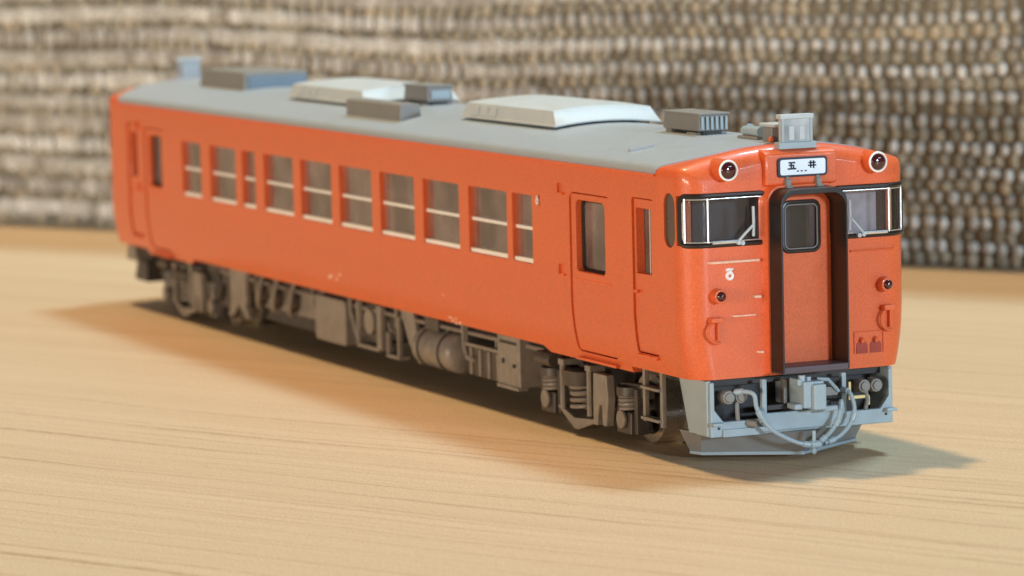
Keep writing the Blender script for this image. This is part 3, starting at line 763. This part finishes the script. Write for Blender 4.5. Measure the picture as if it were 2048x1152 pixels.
# horn shields
for X0, d in ((0, 1), (-LEN, -1)):
    hx = lambda x: X0-d*x
    a, b = sorted((hx(0.15), hx(0.75)))
    hs = part('horn_shield', MB().box(a, b, -1.28, 1.28, 24.0, 26.05), CLEARG, car, 0.08)
    part('shield_cap', MB().box(a-0.12, b+0.12, -1.42, 1.42, 26.02, 26.36), UNITG, hs, 0.06)
    part('shield_foot', MB().box(a-0.12, b+0.2, -1.6, 1.6, 23.75, 24.28), BLUEG, hs, 0.08)
    part('shield_rib', MB().box(*sorted((hx(0.05), hx(0.2))), -1.32, -1.10, 24.1, 26.05).box(*sorted((hx(0.05), hx(0.2))), 1.10, 1.32, 24.1, 26.05), BLUEG, hs, 0.04)
    part('shield_back', MB().box(*sorted((hx(0.75), hx(1.2))), -1.0, 1.0, 23.9, 25.6), BLUEG, hs, 0.1)
    for yy in (-0.45, 0.45):
        part('shield_panel', MB().box(*sorted((hx(0.08), hx(0.2))), yy-0.22, yy+0.22, 24.4, 25.5), UNITG, hs, 0.05)
wh = part('whistle', MB().box(-8.6, -5.3, -0.75, 0.75, 24.0, 24.4).box(-7.3, -5.5, -0.55, 0.55, 24.4, 24.85), VENTG, car, 0.12)
part('whistle_bell', MB().cyl((-8.3, -0.2, 24.75), (-5.4, -0.2, 24.75), 0.36, 14, 0.44).cyl((-8.6, 0.2, 24.5), (-8.0, 0.2, 24.95), 0.4, 12), BLUEG, wh)
av = part('antenna_base', MB().box(-4.3, -2.7, -0.8, 0.7, 24.0, 25.35), VENTG, car, 0.15)
part('antenna_cap', MB().box(-4.5, -2.0, -0.95, 0.85, 25.3, 25.55), UNITG, av, 0.08)
part('bolt', MB().dome((-2.6, -0.9, 24.35), (0.6, -1, 0.3), 0.25, 0.25, 10, 3), ORANGE, av)
part('roof_rib', MB().add([(-13.5, -7.75, 23.02), (-13.1, -7.75, 23.02), (-12.2, -6.1, 23.45), (-12.6, -6.1, 23.45), (-13.5, -7.75, 23.42), (-13.1, -7.75, 23.42), (-12.2, -6.1, 23.80), (-12.6, -6.1, 23.80)],
     [(3, 2, 1, 0), (4, 5, 6, 7), (0, 1, 5, 4), (1, 2, 6, 5), (2, 3, 7, 6), (3, 0, 4, 7)]), ROOFG, car, 0.03)

# ---- underframe
part('chassis', MB().box(-LEN+1.4, -1.4, -7.6, 7.6, 6.0, 7.4).box(-LEN+32, -29, -2.2, 2.2, 3.6, 6.0), BLACKP, car)
def ubox(name, x0, x1, y0, y1, z0, z1, m=UNDER, par=None, bv_=0.12, top=None): return part(name, MB().box(x0, x1, y0, y1, z0, z1, top), m, par or car, bv_)
for s in (-1, 1):
    def Y(a, b): return sorted((s*a, s*b))
    # cabinet and its fittings
    c = ubox('equipment_cabinet', -38.0, -33.4, *Y(8.6, 5.0), 2.35, 6.6, UNDERL)
    ubox('hinge', -36.9, -36.5, *Y(8.72, 8.5), 4.2, 4.6, BLACKP, c, 0.03); ubox('latch', -34.6, -34.2, *Y(8.75, 8.5), 4.0, 4.3, BLACKP, c, 0.03)
    ubox('cabinet_slot', -37.4, -34.0, *Y(8.66, 8.5), 5.9, 6.15, BLACKP, c, 0.02)
    ubox('cabinet_foot', -37.9, -33.5, *Y(8.75, 7.8), 2.1, 2.42, UNDERL, c, 0.05)
    ubox('battery_box', -33.3, -29.2, *Y(6.6, 3.0), 2.4, 6.2, BLACKP)
    b = ubox('battery_box', -46.0, -38.3, *Y(7.9, 4.0), 2.2, 4.9)
    ubox('box_lid', -46.2, -38.2, *Y(8.1, 4.0), 4.7, 5.0, UNDERL, b, 0.05)
    for k in range(4): ubox('rib', -45.2+k*1.9, -44.8+k*1.9, *Y(8.05, 7.8), 2.3, 4.6, UNDERL, b, 0.03)
    ubox('pipe_bracket', -46.4, -45.4, *Y(8.2, 5), 5.0, 6.6)
    # air tank with its straps
    t = part('air_tank', MB().cyl((-56.2, s*7.2, 3.6), (-48.7, s*7.2, 3.6), 1.75, 24).dome((-48.7, s*7.2, 3.6), (1, 0, 0), 1.75, 0.7, 24, 4).dome((-56.2, s*7.2, 3.6), (-1, 0, 0), 1.75, 0.7, 24, 4), UNDERL, car)
    for xx in (-54.8, -50.2): part('strap', MB().tube([(xx, s*7.2+1.82*math.cos(a), 3.6+1.82*math.sin(a)) for a in [i*math.pi/10 for i in range(20)]], 0.12, 6, True), UNDER, t)
    for xx in (-54.8, -50.2, -47.2): ubox('hanger', xx-0.25, xx+0.25, *Y(7.4, 6.9), 5.2, 6.8)
    ubox('valve_box', -53.6, -51.4, *Y(8.4, 6.0), 5.3, 6.5); part('valve', MB().cyl((-54.2, s*8.2, 5.9), (-54.2, s*6.0, 5.9), 0.6, 12), UNDER, car)
    # slanted plate and brackets
    part('slanted_stay', MB().prism([(-60.6, 6.6), (-57.6, 6.6), (-55.4, 2.2), (-56.4, 2.0), (-58.6, 3.6)], 'y', s*8.2, s*7.8), UNDERL, car, 0.05)
    part('hanging_bracket', MB().box(-60.7, -60.3, *Y(8.5, 8.1), 2.1, 5.8).box(-63.4, -60.3, *Y(8.5, 7.4), 1.9, 2.25).box(-63.5, -63.1, *Y(8.4, 8.0), 2.0, 4.2), UNDERL, car, 0.05)
    part('hanging_bracket', MB().box(-70.7, -65.2, *Y(8.5, 7.0), 2.15, 2.5).box(-65.6, -64.5, *Y(8.5, 8.0), 2.4, 6.4).box(-70.6, -70.1, *Y(8.5, 8.0), 2.3, 6.4), UNDERL, car, 0.05)
    e = ubox('compressor', -69.6, -65.8, *Y(7.9, 4.2), 2.7, 6.3); part('compressor_cap', MB().cyl((-67.8, s*7.9, 4.7), (-67.8, s*8.4, 4.7), 1.2, 18), UNDERL, e, 0.08)
    part('cable', MB().tube([(-72.6, s*8.2, 6.4), (-72.0, s*8.4, 5.2), (-70.8, s*8.5, 4.0), (-70.2, s*8.3, 2.6)], 0.28, 8), UNDERL, car)
    ubox('junction_box', -64.2, -61.2, *Y(7.8, 5.5), 3.4, 6.0)
    # fuel tank and engine
    part('fuel_tank', MB().prism(rrect(-81.0, -73.2, 1.85, 6.1, 0.45), 'y', s*8.6, s*3.5), UNDERL, car, 0.15)
    en = part('engine_block', MB().prism([(-98.6, 6.2), (-81.2, 6.2), (-81.2, 2.3), (-83, 2.5), (-97.6, 3.2), (-98.6, 3.8)], 'y', s*7.6, s*2.5), UNDERL, car, 0.15)
    for i, xx in enumerate((-97.4, -93.2, -88.6)):
        part('cylinder_head', MB().cyl((xx, s*7.4, 5.0), (xx, s*8.3, 4.8), 1.35, 16), UNDER, en, 0.1)
        part('pipe', MB().tube([(xx+1.0, s*8.1, 6.4), (xx+1.2, s*8.6, 5.2), (xx+0.8, s*8.6, 4.0), (xx+0.2, s*8.2, 3.4)], 0.32, 8), UNDERL, en)
    part('sump', MB().box(-96.5, -82, *Y(7.9, 4), 2.2, 3.4, (0.5, 0.3)), UNDER, en, 0.1)
    part('support_bracket', MB().prism([(-105.2, 6.6), (-100.3, 6.6), (-100.6, 3.2), (-99.6, 1.9), (-100.8, 1.8), (-102.6, 3.1), (-104.6, 1.7), (-105.8, 1.7), (-104.9, 3.4)], 'y', s*8.5, s*7.9), UNDERL, car, 0.08)
    ubox('radiator_fan_box', -113.5, -106.4, *Y(7.9, 3.0), 2.3, 6.4); part('fan_ring', MB().cyl((-109.8, s*7.9, 4.4), (-109.8, s*8.3, 4.4), 1.6, 20), BLACKP, car, 0.08)

# small pipework and hangers between the boxes
random.seed(11)
for s in (-1, 1):
    part('brake_pipe', MB().tube([(-110, s*8.0, 5.9), (-82, s*8.0, 5.7), (-57, s*8.0, 5.8), (-30, s*7.8, 5.9)], 0.20, 8), UNDERL, car)
    for k in range(16):
        x = -108+k*4.75+random.uniform(-1, 1); y = s*random.uniform(7.2, 8.2); z = random.uniform(3.0, 4.8)
        if k % 2: part('pipe_bend', MB().tube([(x, y, 6.5), (x+0.2, y, z+0.8), (x+0.8, y, z), (x+2.2, y, z-0.1), (x+2.5, s*5.5, z-0.1)], random.uniform(0.14, 0.24), 8), UNDERL, car)
        else: part('pipe_hanger', MB().box(x-0.15, x+0.15, *sorted((y, y+s*0.3)), z, 6.7), UNDERL, car, 0.04)
# ---- bogies
def bogie(xc):
    bg_ = part('bogie', MB().box(xc-4.2, xc+4.2, -5.8, 5.8, 2.6, 5.4), BLACKP, car, 0.1)
    for s in (-1, 1):
        def Y(a, b): return sorted((s*a, s*b))
        sf = MB().prism([(xc-10.2, 4.6), (xc-9.2, 5.0), (xc-5.2, 4.8), (xc-3.4, 3.4), (xc+3.4, 3.4), (xc+5.2, 4.8), (xc+9.2, 5.0), (xc+10.2, 4.6), (xc+10.0, 3.9), (xc+5.6, 3.9), (xc+3.8, 2.5), (xc-3.8, 2.5), (xc-5.6, 3.9), (xc-10.0, 3.9)], 'y', s*7.6, s*6.9)
        part('side_frame', sf, UNDER, bg_, 0.08)
        for dx in (-7.2, 7.2):
            part('axle_box', MB().box(xc+dx-1.35, xc+dx+1.35, *Y(8.3, 6.3), 0.95, 2.7, (0.15, 0.1)), UNDER, bg_, 0.12)
            part('axle_box_cover', MB().cyl((xc+dx, s*8.3, 2.1), (xc+dx, s*8.6, 2.1), 0.75, 16), UNDERL, bg_, 0.08)
            part('coil_spring', MB().tube([(xc+dx+0.85*math.cos(a), s*7.6+0.85*math.sin(a), 2.7+a*0.052) for a in [i*math.pi/8 for i in range(4*16+1)]], 0.16, 6), UNDERL, bg_)
            part('spring_cap', MB().cyl((xc+dx, s*7.6, 3.95), (xc+dx, s*7.6, 4.7), 1.15, 16), UNDER, bg_, 0.08)
            [part('pedestal', MB().box(xc+dx+q, xc+dx+q+0.55, *Y(8.0, 7.0), 1.0, 4.6), UNDER, bg_, 0.06) for q in (-1.9, 1.35)]
        part('bolster_spring', MB().tube([(xc-1.2+1.15*math.cos(a), s*7.9+0.8*math.sin(a), 1.75+a*0.085) for a in [i*math.pi/8 for i in range(4*16+1)]], 0.19, 6), UNDERL, bg_)
        part('spring_cap', MB().cyl((xc-1.2, s*7.9, 3.9), (xc-1.2, s*7.9, 5.1), 1.5, 16, 1.7), UNDER, bg_, 0.08)
        part('spring_plank', MB().prism([(xc-4.4, 1.9), (xc-3.9, 2.0), (xc-1.2, 1.25), (xc+2.6, 1.55), (xc+2.6, 1.2), (xc-0.4, 0.35), (xc-1.2, 0.35)], 'y', s*8.7, s*7.0), UNDERL, bg_, 0.06)
        for dx in (-3.4, 1.7):
            part('swing_hanger', MB().cyl((xc+dx, s*8.6, 1.7), (xc+dx, s*8.6, 5.6), 0.26, 8), UNDERL, bg_)
            part('hanger_pin', MB().box(xc+dx-0.5, xc+dx+0.5, *Y(8.8, 7.4), 5.3, 5.8), UNDERL, bg_, 0.06)
        part('brake_hanger', MB().prism([(xc+3.0, 5.4), (xc+5.4, 5.4), (xc+5.7, 3.6), (xc+5.3, 1.3), (xc+4.6, 1.3), (xc+4.5, 2.9), (xc+4.0, 2.9), (xc+3.6, 1.2), (xc+2.9, 1.2), (xc+2.9, 3.2)], 'y', s*8.9, s*8.2), UNDERL, bg_, 0.08)
        part('brake_cylinder', MB().cyl((xc-8.6, s*8.3, 5.4), (xc-5.6, s*8.3, 5.4), 0.6, 14), UNDER, bg_, 0.06)
    for dx in (-7.2, 7.2):
        for s in (-1, 1):
            X = xc+dx
            prof = [(3.5, 2.7), (4.2, 2.75), (4.35, 3.35), (4.6, 3.35)]
            a = MB()
            a.cyl((X, s*5.9, 2.86), (X, s*4.0, 2.86), 2.80, 40, 2.86)
            a.cyl((X, s*4.0, 2.86), (X, s*3.6, 2.86), 3.28, 40, 3.1)
            wl_ = part('wheel', a, STEEL, bg_, 0.06)
            part('wheel_web', MB().cyl((X, s*5.92, 2.86), (X, s*5.86, 2.86), 2.15, 32), BLACKP, wl_)
            part('hub', MB().cyl((X, s*6.3, 2.86), (X, s*5.8, 2.86), 0.6, 16), STEEL, wl_)
        part('axle', MB().cyl((xc+dx, -6.5, 2.86), (xc+dx, 6.5, 2.86), 0.45, 12), STEEL, bg_)
bogie(-21.4); bogie(-118.4)

# ---- step ladders behind the pilot
for s in (-1, 1):
    y0, y1 = sorted((s*8.9, s*8.5))
    ld = bpy.data.objects.new('step_ladder', None); C.objects.link(ld); ld.parent = car; ld.location = Vector((-7.7, s*8.7, 6.9))*S-wpos(car)
    part('ladder_rail', MB().box(-9.4, -9.0, y0, y1, 2.6, 6.9), UNDERL, ld, 0.06); part('ladder_rail', MB().box(-6.4, -6.0, y0, y1, 2.4, 6.9), UNDERL, ld, 0.06)
    for z in (5.3, 2.9):
        part('rung', MB().box(-9.2, -6.2, *sorted((s*9.2, s*8.4)), z-0.12, z+0.12), UNDERL, ld, 0.05)

# ---- pilot: grey skirt with the big opening, snow plough and the details in it
for end in (0, 1):
    X = (lambda x: x) if not end else (lambda x: -LEN-x)
    pm = BLUEG if not end else UNDERL
    if end:
        part('rear_beam', MB().box(-LEN+1.0, -LEN+1.6, -6.5, 6.5, 4.2, 6.6), UNDER, car, 0.1)
        part('coupler', MB().box(-LEN-2.0, -LEN+2.5, -1.0, 0.9, 4.2, 6.2), UNDERL, car, 0.15)
        part('rear_end_box', MB().box(-LEN+2.0, -LEN+6.0, -7.6, 7.6, 2.5, 4.8, (0.5, 0.2)), UNDER, car, 0.3)
        for yy in (-7.0, 7.0): part('rear_bracket', MB().box(-LEN+0.8, -LEN+4.6, yy-1.1, yy+1.1, 4.7, 6.4, (0.8, 0)), UNDERL, car, 0.15)
        for yy in (-5.5, 5.5): part('brake_hose_plug', MB().cyl((-LEN-0.3, yy, 5.3), (-LEN+1.2, yy, 5.3), 0.7, 12), UNDERL, car, 0.05)
        continue
    outer = [(-7.85, 6.5), (-7.85, 2.30), (7.85, 2.30), (7.85, 6.5), (7.50, 6.5), (7.50, 4.4), (6.75, 3.45), (-6.75, 3.45), (-7.50, 4.4), (-7.50, 6.5)]
    pf = part('pilot', MB().prism(outer, 'x', X(-0.45), X(0.12)), pm, car, 0.1)
    for s in (-1, 1):
        if end: continue
        q = [(-0.2, 6.6), (-0.2, 2.35), (-3.3, 2.35), (-4.9, 6.6)]
        part('pilot_side_plate', MB().prism([(X(a), b) for a, b in q], 'y', s*8.02, s*7.6), pm, pf, 0.1)
        part('foot_step', MB().box(*sorted((X(0.0), X(0.75))), *sorted((s*7.9, s*7.0)), 3.25, 3.48), pm, pf, 0.06)
        part('pilot_rivet', MB().cyl((X(0.1), s*7.2, 3.0), (X(0.22), s*7.2, 3.0), 0.10, 10), BLACKP, pf)
        part('vertical_stay', MB().box(*sorted((X(0.0), X(0.45))), *sorted((s*3.62, s*3.22)), 3.0, 6.5), pm, pf, 0.08)
        for k, y in enumerate((6.35, 5.30)):
            a = part('brake_hose_plug', MB().cyl((X(-0.6), s*y, 5.3), (X(0.30), s*y, 5.3), 0.60, 10, 0.52).cyl((X(-0.1), s*y, 5.3), (X(0.48), s*y, 5.3), 0.38, 8), VENTG if not end else UNDER, pf, 0.05)
        part('drop_pipe', MB().tube([(X(0.0), s*5.55, 4.9), (X(0.1), s*5.6, 4.2), (X(0.0), s*5.5, 3.5)], 0.17, 8), VENTG, pf)
    part('lower_beam', MB().prism([(-6.9, 2.9), (-6.9, 2.3), (-3.2, 2.3), (-3.2, 2.9)], 'x', X(0.1), X(0.35)), pm, pf, 0.06)
    part('centre_plate', MB().prism([(-3.4, 3.9), (-3.4, 2.5), (3.3, 2.5), (3.3, 3.9)], 'x', X(0.1), X(0.5)), pm, pf, 0.1)
    part('dark_slot', MB().prism([(-3.1, 4.45), (-3.1, 4.05), (2.4, 4.05), (2.4, 4.45)], 'x', X(-0.4), X(0.2)), BLACKP, pf, 0.05)
    # snow plough: a shallow V, apex forward
    top = [(-5.8, -7.6), (-3.0, -7.1), (0.6, 0), (-3.0, 7.1), (-5.8, 7.6)]
    bot = [(-5.0, -7.1), (-3.9, -6.7), (0.0, 0), (-3.9, 6.7), (-5.0, 7.1)]
    def ringp(P, z, inn): return [(X(a), b, z) for a, b in P]+[(X(a-inn), b*0.96, z) for a, b in P[::-1]]
    part('snow_plough', MB().loft([ringp(top, 2.28, 0.4), ringp(bot, 0.62, 0.4), ringp([(a+0.16, b) for a, b in bot], 0.58, 0.5), ringp([(a+0.16, b) for a, b in bot], 0.42, 0.5)]), mat('plough_grey', (0.20, 0.20, 0.195), 0.45), car, 0.06)
    part('plough_edge', MB().tube([(X(a+0.12), b, 0.56) for a, b in bot], 0.13, 6), BLUEG, car)
    # black plate, its colour standing in for the dark void behind the opening
    part('void_plate', MB().box(*sorted((X(-3.6), X(-3.0))), -7.6, 7.6, 2.2, 6.7), BLACKP, car)
    # coupler
    cp = part('coupler', MB().box(*sorted((X(-2.5), X(2.2))), -1.0, 0.75, 4.25, 6.30).box(*sorted((X(0.5), X(1.9))), -1.35, -0.95, 5.95, 6.5).box(*sorted((X(0.5), X(1.9))), -1.6, -0.9, 4.15, 4.6), pm, car, 0.12)
    part('coupler_head', MB().box(*sorted((X(1.0), X(2.6))), -0.35, 0.75, 4.1, 6.1).box(*sorted((X(1.9), X(2.3))), 0.70, 1.9, 3.9, 4.35), pm, cp, 0.15)
    part('coupler_pin', MB().cyl((X(1.6), -0.85, 6.2), (X(1.6), -0.85, 6.75), 0.28, 10).cyl((X(1.6), -0.3, 6.2), (X(1.6), -0.3, 6.6), 0.22, 10), pm, cp)
    part('coupler_lever', MB().tube([(X(1.2), 0.6, 6.3), (X(1.2), 1.6, 6.2), (X(1.1), 2.3, 5.5), (X(1.0), 2.6, 5.2)], 0.16, 8), pm, cp)
    part('control_box', MB().box(*sorted((X(0.2), X(1.0))), 1.45, 2.6, 4.9, 5.6), VENTG, cp, 0.08)
    part('drawbar_pocket', MB().box(*sorted((X(-0.6), X(0.0))), -1.55, -1.25, 4.4, 6.3), REDSH if False else VENTG, cp, 0.04)
    if not end:
        def hose(P, r=0.21):
            # Catmull-Rom smoothing
            P = [Vector(p) for p in P]; Q = [P[0]]+P+[P[-1]]; out = []
            for i in range(1, len(Q)-2):
                for k in range(6):
                    t = k/6; a, b, c, d = Q[i-1:i+3]
                    out.append(0.5*((2*b)+(c-a)*t+(2*a-5*b+4*c-d)*t*t+(3*b-a-3*c+d)*t**3))
            return out+[P[-1]]
        for P in ([(0.2, -5.9, 5.65), (0.9, -5.3, 5.75), (1.5, -4.88, 5.53), (1.6, -4.73, 4.57), (1.7, -4.2, 3.58), (1.8, -3.37, 2.68), (1.9, -1.46, 1.69), (2.0, -0.2, 1.45)],
                  [(2.0, 0.15, 1.45), (1.8, 1.34, 2.18), (1.6, 2.09, 2.89), (1.5, 2.44, 3.63), (1.4, 2.6, 4.6)],
                  [(1.7, 0.95, 1.42), (1.6, 2.3, 1.85), (1.5, 3.3, 2.7), (1.4, 3.75, 3.73), (1.2, 3.5, 5.0), (0.3, 3.2, 5.2)]):
            h = hose(P); o = part('air_hose', MB().tube(h, 0.17, 10), BLUEG, pf)
            for q in (3, len(h)//2, len(h)-4):
                d = (h[q+1]-h[q-1]).normalized(); part('hose_clip', MB().cyl(h[q]-d*0.3, h[q]+d*0.3, 0.25, 12), BLUEG, o)
        part('hose_coupling', MB().cyl((2.0, -0.4, 1.45), (2.0, 0.4, 1.45), 0.32, 12).cyl((2.0, -0.1, 0.95), (2.0, -0.1, 2.5), 0.15, 10).dome((2.0, -0.1, 1.1), (0, 0, -1), 0.24, 0.42, 12, 4), BLUEG, pf)
        part('yellow_lever', MB().box(-0.2, 0.1, 4.0, 4.22, 4.3, 5.7).box(-0.2, 0.1, 4.2, 5.8, 4.35, 4.6).box(-0.2, 0.1, 5.7, 5.85, 3.8, 4.5), BRASS, pf, 0.04)
        part('hose_hook', MB().tube([(0.1, -3.5, 4.3), (0.8, -3.9, 4.0), (1.0, -4.0, 3.4), (0.5, -3.5, 3.1)], 0.22, 8), BLUEG, pf)
        part('side_cock', MB().cyl((0.1, -4.7, 3.25), (0.9, -4.3, 3.2), 0.30, 12), VENTG, pf)
